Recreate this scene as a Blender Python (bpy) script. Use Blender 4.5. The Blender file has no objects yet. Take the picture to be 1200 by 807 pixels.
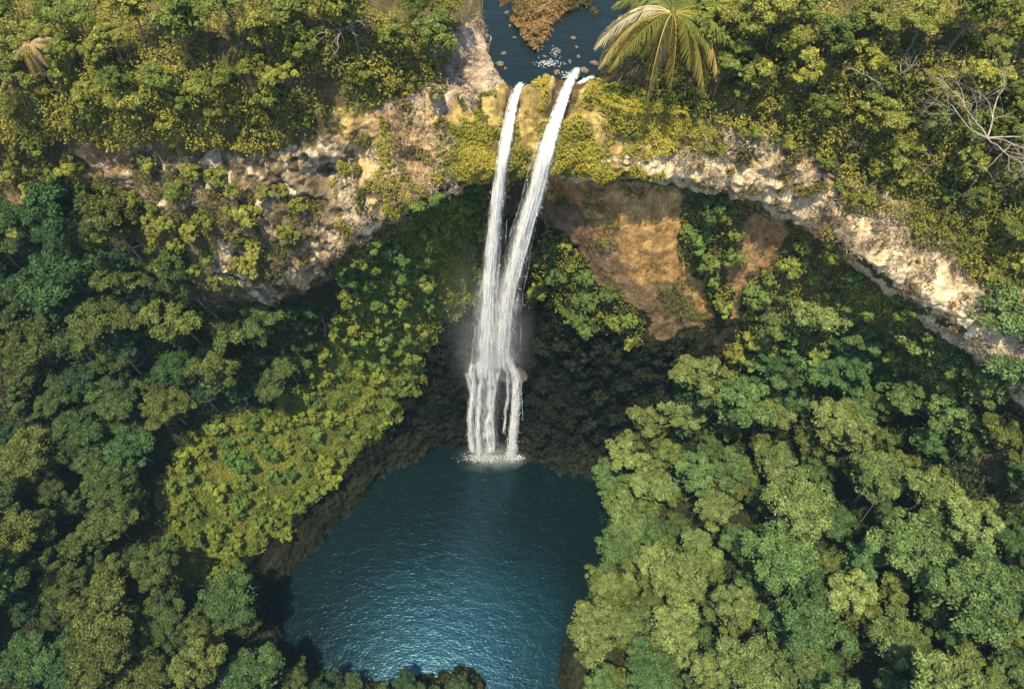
import bpy, math, random
import numpy as np
from mathutils import Vector

R = math.radians
rnd = random.Random(7)
rng = np.random.default_rng(7)
scene = bpy.context.scene
col = scene.collection

# ------------------------------------------------------------------ camera
ZC, PITCH, FPX = 125.0, 58.0, 800.0          # metres above the pool, degrees below level, focal length in photo pixels
cam_d = bpy.data.cameras.new('camera')
cam = bpy.data.objects.new('camera', cam_d)
col.objects.link(cam)
cam.location = (0, 0, ZC)
cam.rotation_euler = (R(90 - PITCH), 0, 0)
cam_d.sensor_width = 36
cam_d.lens = 36 * FPX / 1200
cam_d.clip_end = 3000
scene.camera = cam

# ------------------------------------------------------------------ light
SUN = Vector((-0.12, -0.21, 0.96)).normalized()      # direction towards the sun
elev = math.asin(SUN.z)
azim = math.atan2(SUN.x, SUN.y)
world = bpy.data.worlds.new('World')
scene.world = world
world.use_nodes = True
wn = world.node_tree
sky = wn.nodes.new('ShaderNodeTexSky')
sky.sky_type = 'NISHITA'
sky.sun_disc = False
sky.sun_elevation = elev
sky.sun_rotation = azim
sky.altitude = 300
bgn = wn.nodes['Background']
bgn.inputs['Strength'].default_value = 0.14
wn.links.new(sky.outputs[0], bgn.inputs['Color'])
sun_d = bpy.data.lights.new('sun', 'SUN')
sun_d.energy = 5.0
sun_d.angle = R(0.5)
sun_d.color = (1.0, 0.84, 0.54)
sun = bpy.data.objects.new('sun', sun_d)
col.objects.link(sun)
sun.rotation_euler = SUN.to_track_quat('Z', 'Y').to_euler()
scene.view_settings.view_transform = 'Standard'
scene.view_settings.look = 'None'
scene.view_settings.gamma = 1
scene.view_settings.exposure = 0.92
scene.cycles.max_bounces = 6
scene.cycles.diffuse_bounces = 3
scene.cycles.transparent_max_bounces = 40
scene.cycles.volume_step_rate = 4

# ------------------------------------------------------------------ geometry helpers
cp, sp = math.cos(R(PITCH)), math.sin(R(PITCH))


def ray(u, v):
    a, b = (u - 600) / FPX, (403.5 - v) / FPX
    return np.array([a, cp + b * sp, -sp + b * cp])


def P(u, v, z):
    """the world point at height z on the line of sight of a place surveyed in the photograph"""
    d = ray(u, v)
    return np.array([0, 0, ZC]) + d * ((z - ZC) / d[2])


def Q(u, v, D):
    """the same, at ground distance D north of the camera"""
    d = ray(u, v)
    return np.array([0, 0, ZC]) + d * (D / d[1])


def W(x, y, z):
    return np.array([x, y, z], float)


def project(p):
    """survey coordinates of world points (n,3)"""
    x, y, z = p[..., 0], p[..., 1], p[..., 2] - ZC
    dep = y * cp - z * sp
    up = y * sp + z * cp
    dep = np.where(np.abs(dep) < 1e-3, 1e-3, dep)
    return 600 + FPX * x / dep, 403.5 - FPX * up / dep, dep


def _hash(ix, iy, iz, seed):
    h = (ix * 374761393 + iy * 668265263 + iz * 2147483647 + seed * 1274126177) & 0xffffffff
    h = ((h ^ (h >> 13)) * 1274126177) & 0xffffffff
    h = ((h ^ (h >> 16)) * 2246822519) & 0xffffffff
    return ((h ^ (h >> 15)) & 0xffff) / 32767.5 - 1.0


def noise(p, seed=0):
    f = np.floor(p).astype(np.int64)
    t = p - f
    t = t * t * (3 - 2 * t)
    r = 0
    for dx in (0, 1):
        for dy in (0, 1):
            for dz in (0, 1):
                w = (t[..., 0] if dx else 1 - t[..., 0]) * (t[..., 1] if dy else 1 - t[..., 1]) * (t[..., 2] if dz else 1 - t[..., 2])
                r = r + w * _hash(f[..., 0] + dx, f[..., 1] + dy, f[..., 2] + dz, seed)
    return r


def fbm(p, scale, octaves=4, seed=0, gain=0.5):
    r, a = 0, 1.0
    q = p / scale
    for k in range(octaves):
        r = r + a * noise(q, seed + k)
        q = q * 2.03 + 17.1
        a *= gain
    return r


def inside(u, v, poly):
    r = np.zeros(u.shape, bool)
    n = len(poly)
    for i in range(n):
        x0, y0 = poly[i]
        x1, y1 = poly[(i + 1) % n]
        if y0 == y1:
            continue
        c = ((y0 > v) != (y1 > v)) & (u < (x1 - x0) * (v - y0) / (y1 - y0) + x0)
        r ^= c
    return r


def mesh_from(name, verts, faces_flat, nper, colors=None, smooth=False):
    """verts (n,3); faces_flat int array; nper corners each (3 or 4)"""
    me = bpy.data.meshes.new(name)
    verts = np.asarray(verts, np.float32)
    f = np.asarray(faces_flat, np.int32).ravel()
    nf = len(f) // nper
    me.vertices.add(len(verts))
    me.vertices.foreach_set('co', verts.ravel())
    me.loops.add(len(f))
    me.loops.foreach_set('vertex_index', f)
    me.polygons.add(nf)
    me.polygons.foreach_set('loop_start', np.arange(nf, dtype=np.int32) * nper)
    if smooth:
        me.polygons.foreach_set('use_smooth', np.ones(nf, bool))
    if colors is not None:
        a = me.attributes.new('cover', 'FLOAT_COLOR', 'POINT')
        c = np.ones((len(verts), 4), np.float32)
        c[:, :3] = colors
        a.data.foreach_set('color', c.ravel())
    me.update(calc_edges=True)
    return me


def link(name, me, mat=None, parent=None, **props):
    o = bpy.data.objects.new(name, me)
    col.objects.link(o)
    if mat is not None and me is not None and not me.materials:
        me.materials.append(mat)
    if parent is not None:
        o.parent = parent
    for k, v in props.items():
        if v is not None:
            o[k] = v
    return o


def empty(name, loc, **props):
    o = bpy.data.objects.new(name, None)
    col.objects.link(o)
    o.location = loc
    o.empty_display_size = 0.3
    for k, v in props.items():
        if v is not None:
            o[k] = v
    return o


class Geo:
    """collects quads, with a colour per vertex"""
    def __init__(self):
        self.v, self.f, self.c, self.n = [], [], [], 0

    def add(self, v, f, c=(1, 1, 1)):
        v = np.asarray(v, float)
        self.v.append(v)
        self.f.append(np.asarray(f, int) + self.n)
        cc = np.empty((len(v), 3))
        cc[:] = c
        self.c.append(cc)
        self.n += len(v)

    def tube(self, pts, rads, sides=6, c=(1, 1, 1), flat=1.0):
        pts = np.asarray(pts, float)
        n = len(pts)
        tan = np.gradient(pts, axis=0)
        tan /= np.linalg.norm(tan, axis=1)[:, None] + 1e-9
        ref = np.array([0, 1.0, 0]) if abs(tan[0, 1]) < 0.8 else np.array([1.0, 0, 0])
        a = np.cross(tan, ref)
        a /= np.linalg.norm(a, axis=1)[:, None] + 1e-9
        b = np.cross(tan, a)
        ang = np.arange(sides) * 2 * math.pi / sides
        r = np.asarray(rads, float)[:, None, None]
        ring = pts[:, None, :] + r * (np.cos(ang)[None, :, None] * a[:, None, :] + flat * np.sin(ang)[None, :, None] * b[:, None, :])
        i = np.arange(n - 1)[:, None] * sides
        k = np.arange(sides)[None, :]
        k2 = (k + 1) % sides
        f = np.stack([i + k, i + k2, i + sides + k2, i + sides + k], -1).reshape(-1, 4)
        self.add(ring.reshape(-1, 3), f, c)
        for e in (0, n - 1):                                   # caps
            if sides >= 4:
                q = np.arange(sides) + e * sides
                for m in range(1, sides - 2, 2):
                    self.f.append(np.array([[q[0], q[m], q[m + 1], q[m + 2]]]) + self.n - n * sides)

    def build(self, name, smooth=False):
        return mesh_from(name, np.concatenate(self.v), np.concatenate(self.f), 4, np.concatenate(self.c), smooth)


def leaf_quads(cen, nrm, length, width, spin=None, g=rng):
    """rhombic leaves: centres (n,3), normals (n,3)"""
    n = len(cen)
    nrm = nrm / (np.linalg.norm(nrm, axis=1)[:, None] + 1e-9)
    t = g.normal(size=(n, 3)) if spin is None else spin
    a = np.cross(nrm, t)
    a /= np.linalg.norm(a, axis=1)[:, None] + 1e-9
    b = np.cross(nrm, a)
    L = np.asarray(length)[:, None] if np.ndim(length) else length
    Wd = np.asarray(width)[:, None] if np.ndim(width) else width
    v = np.stack([cen - a * L * .5, cen + b * Wd * .5 + nrm * L * .08, cen + a * L * .5, cen - b * Wd * .5 + nrm * L * .08], 1)
    return v.reshape(-1, 3), np.arange(n * 4).reshape(-1, 4)


# ------------------------------------------------------------------ materials
def new_mat(name):
    m = bpy.data.materials.new(name)
    m.use_nodes = True
    nt = m.node_tree
    nt.nodes.clear()
    out = nt.nodes.new('ShaderNodeOutputMaterial')
    return m, nt, out


def N(nt, t, **kw):
    n = nt.nodes.new(t)
    for k, v in kw.items():
        if k in n.inputs:
            n.inputs[k].default_value = v
        else:
            setattr(n, k, v)
    return n


def leaf_material(name, use_tint, trans=0.35, rough=0.55):
    m, nt, out = new_mat(name)
    att = N(nt, 'ShaderNodeAttribute', attribute_name='cover')
    c = att.outputs['Color']
    if use_tint:
        oi = N(nt, 'ShaderNodeObjectInfo')
        mx = N(nt, 'ShaderNodeMix', data_type='RGBA', blend_type='MULTIPLY')
        mx.inputs[0].default_value = 1
        nt.links.new(c, mx.inputs[6])
        nt.links.new(oi.outputs['Color'], mx.inputs[7])
        c = mx.outputs[2]
    pb = N(nt, 'ShaderNodeBsdfPrincipled', Roughness=rough)
    pb.inputs['Specular IOR Level'].default_value = 0.18
    tr = N(nt, 'ShaderNodeBsdfTranslucent')
    hs = N(nt, 'ShaderNodeHueSaturation', Saturation=1.15, Value=1.1)
    nt.links.new(c, hs.inputs['Color'])
    nt.links.new(c, pb.inputs['Base Color'])
    nt.links.new(hs.outputs[0], tr.inputs['Color'])
    ms = N(nt, 'ShaderNodeMixShader')
    ms.inputs[0].default_value = trans
    nt.links.new(pb.outputs[0], ms.inputs[1])
    nt.links.new(tr.outputs[0], ms.inputs[2])
    nt.links.new(ms.outputs[0], out.inputs[0])
    return m


M_TREE = leaf_material('tree_leaves', True)
M_COVER = leaf_material('low_plants', False, 0.3)
M_REED = leaf_material('dry_reeds', False, 0.25)

# earth and rock: colours of the ground itself, broken up by fine noise
M_GROUND, nt, out = new_mat('earth_and_rock')
att = N(nt, 'ShaderNodeAttribute', attribute_name='cover')
tc = N(nt, 'ShaderNodeTexCoord')
n1 = N(nt, 'ShaderNodeTexNoise', Scale=1.1, Detail=8.0, Roughness=0.7)
n2 = N(nt, 'ShaderNodeTexVoronoi', Scale=0.9)
mp = N(nt, 'ShaderNodeMapping')
mp.inputs['Scale'].default_value = (1, 1, 0.55)
nt.links.new(tc.outputs['Object'], mp.inputs[0])
nt.links.new(mp.outputs[0], n1.inputs[0])
nt.links.new(mp.outputs[0], n2.inputs[0])
rp = N(nt, 'ShaderNodeMapRange')
rp.inputs[1].default_value, rp.inputs[2].default_value = 0.3, 0.7
rp.inputs[3].default_value, rp.inputs[4].default_value = 0.5, 1.45
nt.links.new(n1.outputs['Fac'], rp.inputs[0])
n3 = N(nt, 'ShaderNodeTexNoise', Scale=3.4, Detail=6.0, Roughness=0.75)
nt.links.new(mp.outputs[0], n3.inputs[0])
rq = N(nt, 'ShaderNodeMapRange')
rq.inputs[1].default_value, rq.inputs[2].default_value = 0.36, 0.6
rq.inputs[3].default_value, rq.inputs[4].default_value = 0.72, 1.35
nt.links.new(n3.outputs['Fac'], rq.inputs[0])
mq = N(nt, 'ShaderNodeMath', operation='MULTIPLY')
nt.links.new(rp.outputs[0], mq.inputs[0])
nt.links.new(rq.outputs[0], mq.inputs[1])
vm = N(nt, 'ShaderNodeVectorMath', operation='SCALE')
nt.links.new(att.outputs['Color'], vm.inputs[0])
nt.links.new(mq.outputs[0], vm.inputs['Scale'])
pb = N(nt, 'ShaderNodeBsdfPrincipled', Roughness=0.9)
pb.inputs['Specular IOR Level'].default_value = 0.06
bp = N(nt, 'ShaderNodeBump', Strength=0.9, Distance=0.5)
ad = N(nt, 'ShaderNodeMath', operation='ADD')
nt.links.new(n1.outputs['Fac'], ad.inputs[0])
nt.links.new(n3.outputs['Fac'], ad.inputs[1])
nt.links.new(ad.outputs[0], bp.inputs['Height'])
nt.links.new(vm.outputs[0], pb.inputs['Base Color'])
nt.links.new(bp.outputs[0], pb.inputs['Normal'])
nt.links.new(pb.outputs[0], out.inputs[0])


def bark_material(name, c0, c1):
    m, nt, out = new_mat(name)
    tc = N(nt, 'ShaderNodeTexCoord')
    n = N(nt, 'ShaderNodeTexNoise', Scale=3.0, Detail=6.0)
    r = N(nt, 'ShaderNodeValToRGB')
    r.color_ramp.elements[0].color = (*c0, 1)
    r.color_ramp.elements[1].color = (*c1, 1)
    r.color_ramp.elements[0].position, r.color_ramp.elements[1].position = .35, .65
    p = N(nt, 'ShaderNodeBsdfPrincipled', Roughness=0.85)
    b = N(nt, 'ShaderNodeBump', Strength=0.5, Distance=0.05)
    nt.links.new(tc.outputs['Object'], n.inputs[0])
    nt.links.new(n.outputs['Fac'], r.inputs[0])
    nt.links.new(n.outputs['Fac'], b.inputs['Height'])
    nt.links.new(r.outputs[0], p.inputs['Base Color'])
    nt.links.new(b.outputs[0], p.inputs['Normal'])
    nt.links.new(p.outputs[0], out.inputs[0])
    return m


M_BARK = bark_material('bark', (.09, .07, .05), (.2, .17, .13))
M_DEAD = bark_material('bleached_wood', (.17, .15, .12), (.36, .32, .27))
M_ROCK = bark_material('boulder_rock', (.05, .046, .038), (.16, .13, .095))
M_PALEROCK = bark_material('pale_rock', (.32, .28, .22), (.60, .55, .46))


def water_material(name, base, sss, rough, scale, bump, ior=1.33):
    m, nt, out = new_mat(name)
    tc = N(nt, 'ShaderNodeTexCoord')
    mp = N(nt, 'ShaderNodeMapping')
    mp.inputs['Scale'].default_value = (0.75, 1.25, 1)
    mp.inputs['Rotation'].default_value = (0, 0, R(12))
    a = N(nt, 'ShaderNodeTexNoise', Scale=scale, Detail=3.0, Roughness=0.55, Distortion=0.6)
    b = N(nt, 'ShaderNodeTexNoise', Scale=scale * 0.22, Detail=2.0)
    s = N(nt, 'ShaderNodeMath', operation='MULTIPLY_ADD')
    s.inputs[1].default_value = 2.0
    nt.links.new(tc.outputs['Object'], mp.inputs[0])
    nt.links.new(mp.outputs[0], a.inputs[0])
    nt.links.new(mp.outputs[0], b.inputs[0])
    nt.links.new(b.outputs['Fac'], s.inputs[0])
    nt.links.new(a.outputs['Fac'], s.inputs[2])
    bu = N(nt, 'ShaderNodeBump', Strength=1.0, Distance=bump)
    nt.links.new(s.outputs[0], bu.inputs['Height'])
    p = N(nt, 'ShaderNodeBsdfPrincipled', Roughness=rough, IOR=ior)
    p.inputs['Base Color'].default_value = (*base, 1)
    p.inputs['Specular Tint'].default_value = (.32, .72, 1, 1)
    if sss:
        p.inputs['Subsurface Weight'].default_value = 1.0
        p.inputs['Subsurface Radius'].default_value = (0.5, 0.9, 1.0)
        p.inputs['Subsurface Scale'].default_value = sss
    nt.links.new(bu.outputs[0], p.inputs['Normal'])
    nt.links.new(p.outputs[0], out.inputs[0])
    return m


def painted_sheen(m, centre, radius, dim, sheen):  # paints the sky's reflection into the water colour as a paler patch
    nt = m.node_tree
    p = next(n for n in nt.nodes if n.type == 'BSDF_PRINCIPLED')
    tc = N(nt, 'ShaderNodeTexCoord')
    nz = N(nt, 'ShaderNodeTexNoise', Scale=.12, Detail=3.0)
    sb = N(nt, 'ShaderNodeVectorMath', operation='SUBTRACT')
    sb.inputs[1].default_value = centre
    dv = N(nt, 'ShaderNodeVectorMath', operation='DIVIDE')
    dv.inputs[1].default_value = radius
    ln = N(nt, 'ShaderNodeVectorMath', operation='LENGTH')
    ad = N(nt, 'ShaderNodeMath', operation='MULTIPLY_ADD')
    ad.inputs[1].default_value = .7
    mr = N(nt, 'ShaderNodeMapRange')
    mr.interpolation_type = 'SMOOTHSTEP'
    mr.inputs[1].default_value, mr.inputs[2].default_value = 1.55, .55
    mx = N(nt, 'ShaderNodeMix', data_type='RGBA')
    mx.inputs[6].default_value, mx.inputs[7].default_value = (*dim, 1), (*sheen, 1)
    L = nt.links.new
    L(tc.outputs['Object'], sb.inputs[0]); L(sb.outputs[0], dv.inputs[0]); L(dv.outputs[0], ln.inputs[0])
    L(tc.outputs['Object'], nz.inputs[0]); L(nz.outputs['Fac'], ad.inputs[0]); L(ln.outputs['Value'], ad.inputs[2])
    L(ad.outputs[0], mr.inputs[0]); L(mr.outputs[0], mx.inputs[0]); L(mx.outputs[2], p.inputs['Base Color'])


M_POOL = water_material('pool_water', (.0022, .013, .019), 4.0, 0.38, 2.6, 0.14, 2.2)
painted_sheen(M_POOL, (-8.0, 19.0, 0), (21.0, 17.0, 9.0), (.0016, .008, .012), (.006, .038, .072))  # pale where sky would mirror, dark where cliffs would; painted, not depth
M_RIVER = water_material('river_water', (.007, .013, .013), 0, 0.14, 2.5, 0.05)

# ------------------------------------------------------------------ terrain: valley walls lofted from the pool's shore up to the plateau
# every column runs: shore, bank, low slope, mid slope, cliff foot, under the rim, rim, top of rock band, plateau edge, plateau, far
COLS = [
    [W(-4, -60, 0), W(-9, -61, 2), W(-22, -63, 5), W(-36, -64, 9), W(-52, -65, 14), W(-64, -66, 20), W(-70, -66, 24), W(-76, -66, 28), W(-84, -67, 36), W(-96, -70, 45), W(-260, -90, 60)],
    [W(-4, 0, 0), W(-9, -2, 2), W(-22, -6, 5), W(-36, -8, 9), W(-52, -10, 14), W(-64, -11, 20), W(-70, -11, 24), W(-76, -12, 28), W(-84, -13, 36), W(-96, -15, 45), W(-260, -20, 60)],
    [P(560, 788, 0), P(555, 808, 1.2), W(-25, 3, 4), W(-42, 0, 9), W(-57, -1, 14), W(-68, -2, 20), W(-74, -2, 24), W(-80, -2, 28), W(-88, -2, 36), W(-102, -3, 46), W(-260, 5, 62)],
    [P(470, 798, 0), P(455, 818, 1.5), P(300, 840, 5), P(130, 850, 10), P(-20, 840, 16), P(-90, 830, 22), P(-120, 820, 26), P(-160, 810, 30), P(-210, 800, 38), P(-300, 790, 48), W(-260, 25, 65)],
    [P(385, 793, 0), P(345, 797, 3), P(230, 780, 8), P(100, 760, 14), P(-20, 740, 20), P(-90, 730, 26), P(-130, 720, 30), P(-170, 710, 35), P(-220, 690, 42), P(-300, 660, 52), W(-260, 45, 70)],
    [P(318, 715, 0), P(275, 700, 4.5), P(170, 670, 11), P(60, 640, 16), P(-30, 610, 21), P(-80, 590, 25), P(-110, 580, 28), P(-150, 560, 32), P(-190, 540, 37), P(-250, 500, 46), W(-260, 80, 76)],
    [P(350, 662, 0), P(305, 620, 6), P(220, 560, 14), P(110, 500, 22), P(30, 440, 30), P(-10, 400, 36), P(-30, 370, 40), P(-50, 330, 45), P(-70, 280, 52), P(-110, 190, 64), W(-260, 140, 88)],
    [P(410, 598, 0), P(360, 570, 7), P(290, 500, 18), P(210, 430, 30), P(140, 370, 40), P(105, 335, 45), P(90, 305, 50), P(65, 262, 57), P(35, 210, 65), P(-30, 100, 78), W(-220, 220, 92)],
    [P(455, 550, 0), P(425, 520, 9), P(370, 450, 22), P(310, 390, 36), P(270, 362, 44), P(245, 345, 49), P(238, 330, 53), P(212, 262, 64), P(188, 195, 71), P(130, 60, 83), W(-150, 300, 94)],
    [P(510, 527, 0), P(480, 470, 17), P(440, 410, 32), P(395, 362, 45), P(372, 335, 52), P(356, 320, 56.5), P(348, 314, 58.5), P(318, 240, 67.5), P(298, 182, 73), P(240, 45, 85), W(-90, 340, 94)],
    [P(543, 519, 0), P(532, 450, 23), P(512, 375, 42), P(482, 315, 55), P(462, 275, 62.5), P(452, 256, 66.5), P(446, 250, 69), P(424, 190, 74), P(404, 145, 78), P(345, 20, 87), W(-50, 360, 94)],
    [P(562, 522, 0), Q(558, 460, 55), Q(555, 395, 56), Q(548, 330, 56.5), Q(540, 262, 57), Q(536, 218, 57), P(535, 206, 73.4), P(525, 160, 76.8), P(520, 112, 79.3), P(515, 20, 84), W(-14, 370, 92)],
    [P(582, 524, 0), Q(584, 470, 55), Q(586, 400, 57), Q(588, 330, 58.5), Q(592, 255, 60), Q(596, 212, 59.5), P(598, 199, 74.0), P(602, 150, 77.4), P(604, 107, 79.5), P(600, 20, 79.2), W(2, 370, 84)],
    [P(620, 536, 0), Q(622, 480, 54), Q(625, 405, 56.5), Q(628, 330, 58.5), Q(630, 250, 60), Q(634, 207, 59.5), P(634, 195, 74.2), P(636, 150, 77.5), P(638, 98, 79.7), P(640, 20, 79.2), W(8, 370, 84)],
    [P(648, 548, 0), Q(655, 500, 52.6), Q(664, 425, 54), Q(672, 350, 55), Q(676, 270, 55.8), Q(677, 208, 56.2), P(676, 195, 74.1), P(677, 150, 77.5), P(680, 95, 80), P(685, 10, 79.2), W(14, 370, 84)],
    [P(694, 553, 0), Q(710, 515, 51.8), Q(730, 455, 51.5), Q(745, 385, 52), Q(752, 300, 54), Q(750, 214, 55.4), P(748, 200, 73.8), P(744, 158, 77.4), P(738, 118, 80.3), P(735, 20, 83), W(36, 370, 92)],
    [P(714, 600, 0), P(742, 570, 8), Q(778, 500, 49), Q(812, 430, 51), Q(838, 330, 54), Q(848, 232, 55.2), P(848, 215, 72.4), P(855, 188, 75), P(862, 155, 78), P(885, 15, 87), W(70, 350, 94)],
    [P(712, 650, 0), P(742, 635, 5), P(820, 570, 16), P(895, 480, 29), Q(935, 385, 50), Q(952, 275, 51.6), P(950, 251, 70), P(966, 220, 73.5), P(985, 175, 77), P(1015, 20, 88), W(120, 320, 94)],
    [P(692, 692, 0), P(727, 690, 5), P(850, 640, 17), P(975, 550, 31), P(1035, 440, 44), Q(1042, 350, 46), P(1038, 316, 67.5), P(1068, 272, 71), P(1095, 215, 75.5), P(1130, 30, 88), W(170, 270, 94)],
    [P(668, 740, 0), P(702, 745, 5), P(860, 720, 18), P(1040, 640, 33), P(1130, 530, 46), P(1140, 425, 56), P(1128, 382, 64), P(1160, 328, 68.5), P(1190, 265, 74), P(1250, 50, 88), W(220, 200, 92)],
    [P(657, 800, 0), P(692, 800, 5), P(880, 800, 19), P(1080, 760, 34), P(1220, 640, 46), P(1235, 515, 55), P(1210, 455, 60.5), P(1248, 400, 66), P(1285, 330, 72), P(1380, 100, 87), W(250, 120, 92)],
    [W(8, 0, 0), W(12, -2, 5), W(31, -4, 20), W(48, -5, 35), W(58, -2, 46), W(64, 4, 53), W(68, 9, 57), W(74, 12, 63), W(81, 15, 70), W(98, 20, 84), W(260, 40, 92)],
    [W(8, -60, 0), W(12, -61, 5), W(31, -63, 20), W(48, -64, 35), W(58, -65, 46), W(64, -65, 53), W(68, -64, 57), W(74, -64, 63), W(81, -64, 70), W(98, -64, 84), W(260, -60, 92)],
]
POOL_C = np.array([-4.0, 33.0, 0])
NROW_STEPS = [24, 56, 72, 80, 72, 56, 22, 64, 48, 84, 40]


def cardinal(a, steps, tension):
    """a (n,...) control values -> dense samples, steps[i] per interval"""
    outp = []
    n = len(a)
    for i in range(n - 1):
        p0, p1, p2, p3 = a[max(i - 1, 0)], a[i], a[i + 1], a[min(i + 2, n - 1)]
        m1, m2 = (p2 - p0) * tension, (p3 - p1) * tension
        d = p2 - p1                                           # keep tangents from overshooting short spans
        dl = np.linalg.norm(d, axis=-1, keepdims=True)
        m1 = m1 * np.minimum(1, 1.2 * dl / (np.linalg.norm(m1, axis=-1, keepdims=True) + 1e-6))
        m2 = m2 * np.minimum(1, 1.2 * dl / (np.linalg.norm(m2, axis=-1, keepdims=True) + 1e-6))
        t = (np.arange(steps[i] + (1 if i == n - 2 else 0)) / steps[i]).reshape(-1, *([1] * (a.ndim - 1)))
        h = (2 * t**3 - 3 * t**2 + 1) * p1 + (t**3 - 2 * t**2 + t) * m1 + (-2 * t**3 + 3 * t**2) * p2 + (t**3 - t**2) * m2
        outp.append(h)
    return np.concatenate(outp)


ctrl = []
for c in COLS:
    s = c[0].copy()
    d = POOL_C - s
    if s[1] < 2:
        d = np.array([(2 - s[0]), 0, 0])
    d[2] = 0
    ln = np.linalg.norm(d)
    ctrl.append([s + d / ln * min(5, ln * .6) + np.array([0, 0, -6.0])] + c)
ctrl = np.array(ctrl)                                             # (ncol, 12, 3)
dist = np.linalg.norm(np.diff(ctrl[:, 5], axis=0), axis=1)
csteps = [int(min(70, max(14, d / 0.26))) for d in dist]
csteps[0] = csteps[-1] = 16
rows = cardinal(np.swapaxes(ctrl, 0, 1), NROW_STEPS, 0.42)          # dense rows
T = cardinal(np.swapaxes(rows, 0, 1), csteps, 0.5)                  # (nt, ns, 3)
nt_, ns_ = T.shape[:2]
rowpar = np.concatenate([np.linspace(k, k + 1, s, endpoint=False) for k, s in enumerate(NROW_STEPS)] + [[len(NROW_STEPS)]])
ROW = np.broadcast_to(rowpar[None, :], (nt_, ns_))


def grid_normals(T):
    du = np.gradient(T, axis=0)
    dv = np.gradient(T, axis=1)
    n = np.cross(dv, du)
    l = np.linalg.norm(n, axis=-1, keepdims=True)
    return n / (l + 1e-9)


NRM = grid_normals(T)
if (NRM[..., 2]).mean() < 0:
    NRM = -NRM
    FLIP = True
else:
    FLIP = False

U0, V0, _ = project(T)
jit = np.stack([fbm(T, 5.0, 3, 11), fbm(T, 5.0, 3, 23)], -1)
jit2 = np.stack([fbm(T, 1.3, 3, 12), fbm(T, 1.3, 3, 24)], -1)
UJ, VJ = U0 + jit[..., 0] * 13 + jit2[..., 0] * 6, V0 + jit[..., 1] * 11 + jit2[..., 1] * 5            # ragged edges for the kinds of ground

RIVER_POLY = [(566, -260), (562, 0), (572, 55), (584, 92), (597, 104), (612, 106), (630, 100), (655, 92), (676, 90), (694, 92), (712, 74), (722, 40), (738, 0), (752, -260)]
ISLAND_POLY = [(585, -200), (590, -5), (602, 20), (616, 44), (622, 58), (632, 48), (650, 40), (664, 24), (684, 12), (690, -10), (690, -200)]
river = inside(UJ * .4 + U0 * .6, VJ * .4 + V0 * .6, RIVER_POLY) & (ROW > 7.2)
island = inside(UJ, VJ, ISLAND_POLY) & (ROW > 7.2)
bed = river & ~island
Tz = T[..., 2]
Tz[bed] = np.minimum(Tz[bed], 79.35)
Tz[island] = 80.2
raise_ = (ROW > 8.6) & ~river & (np.abs(U0 - 650) < 150)
Tz[raise_] = np.maximum(Tz[raise_], 80.35)

# kinds of ground, as polygons of the survey
def blob(*poly):
    return inside(UJ, VJ, poly)


Z = {}
Z['brown'] = blob((640, 196), (785, 203), (797, 235), (800, 285), (822, 330), (830, 390), (780, 392), (730, 352), (705, 320), (680, 290), (640, 262))
Z['gully'] = blob((880, 252), (935, 248), (925, 285), (895, 320), (872, 345), (868, 385), (860, 380), (858, 330), (866, 300)) 
Z['rim_white'] = blob((700, 188), (790, 190), (860, 197), (935, 220), (995, 246), (1045, 274), (1098, 298), (1150, 336), (1220, 396), (1300, 480), (1290, 530), (1195, 462), (1130, 392), (1045, 330), (950, 258), (850, 220), (750, 206))
Z['rim_pale'] = blob((850, 150), (930, 165), (1000, 205), (1060, 245), (1130, 290), (1200, 350), (1260, 420), (1300, 500), (1195, 462), (1130, 392), (1045, 330), (950, 258), (850, 220), (780, 200))
Z['band'] = blob((400, 120), (480, 105), (560, 95), (640, 92), (720, 95), (780, 120), (850, 160), (850, 215), (750, 202), (650, 197), (540, 208), (450, 252), (400, 290), (385, 200))
Z['tan'] = blob((420, 130), (470, 118), (520, 118), (540, 160), (545, 205), (500, 228), (440, 255), (380, 320), (290, 365), (330, 330), (400, 260), (410, 190))
Z['scree'] = blob((505, 60), (540, 20), (568, 20), (575, 60), (600, 105), (560, 130), (480, 132), (440, 125), (490, 100))
Z['leftrock'] = blob((100, 165), (160, 160), (180, 185), (260, 175), (330, 175), (400, 150), (425, 190), (415, 250), (380, 300), (300, 355), (240, 320), (250, 260), (180, 230), (110, 200))
Z['leftpale'] = blob((195, 178), (270, 180), (272, 212), (200, 205)) | blob((380, 165), (415, 160), (425, 205), (395, 225)) | blob((240, 285), (268, 283), (266, 318), (242, 316)) | blob((335, 170), (380, 160), (385, 185), (340, 200)) | blob((290, 325), (312, 330), (305, 352), (288, 350)) | blob((380, 270), (430, 230), (425, 262), (385, 290))
Z['leftearth'] = blob((-80, 225), (40, 225), (75, 250), (70, 268), (-80, 275)) | blob((90, 165), (150, 165), (150, 200), (100, 205))
Z['wet'] = blob((560, 300), (600, 290), (640, 330), (700, 375), (790, 395), (840, 400), (800, 470), (720, 520), (720, 600), (640, 560), (560, 530), (520, 530), (400, 600), (330, 680), (300, 740), (250, 700), (300, 640), (380, 570), (440, 510), (480, 430), (520, 390), (545, 350))  # wet rock, also carrying painted shade by the falls and left shore
Z['spur'] = blob((540, 225), (565, 330), (530, 390), (490, 430), (470, 480), (430, 520), (390, 560), (330, 620), (270, 680), (220, 690), (190, 640), (190, 560), (240, 500), (330, 470), (390, 390), (440, 300), (500, 225))
Z['bankrock'] = (ROW < 1.55) & (ROW > 0.95)

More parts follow.
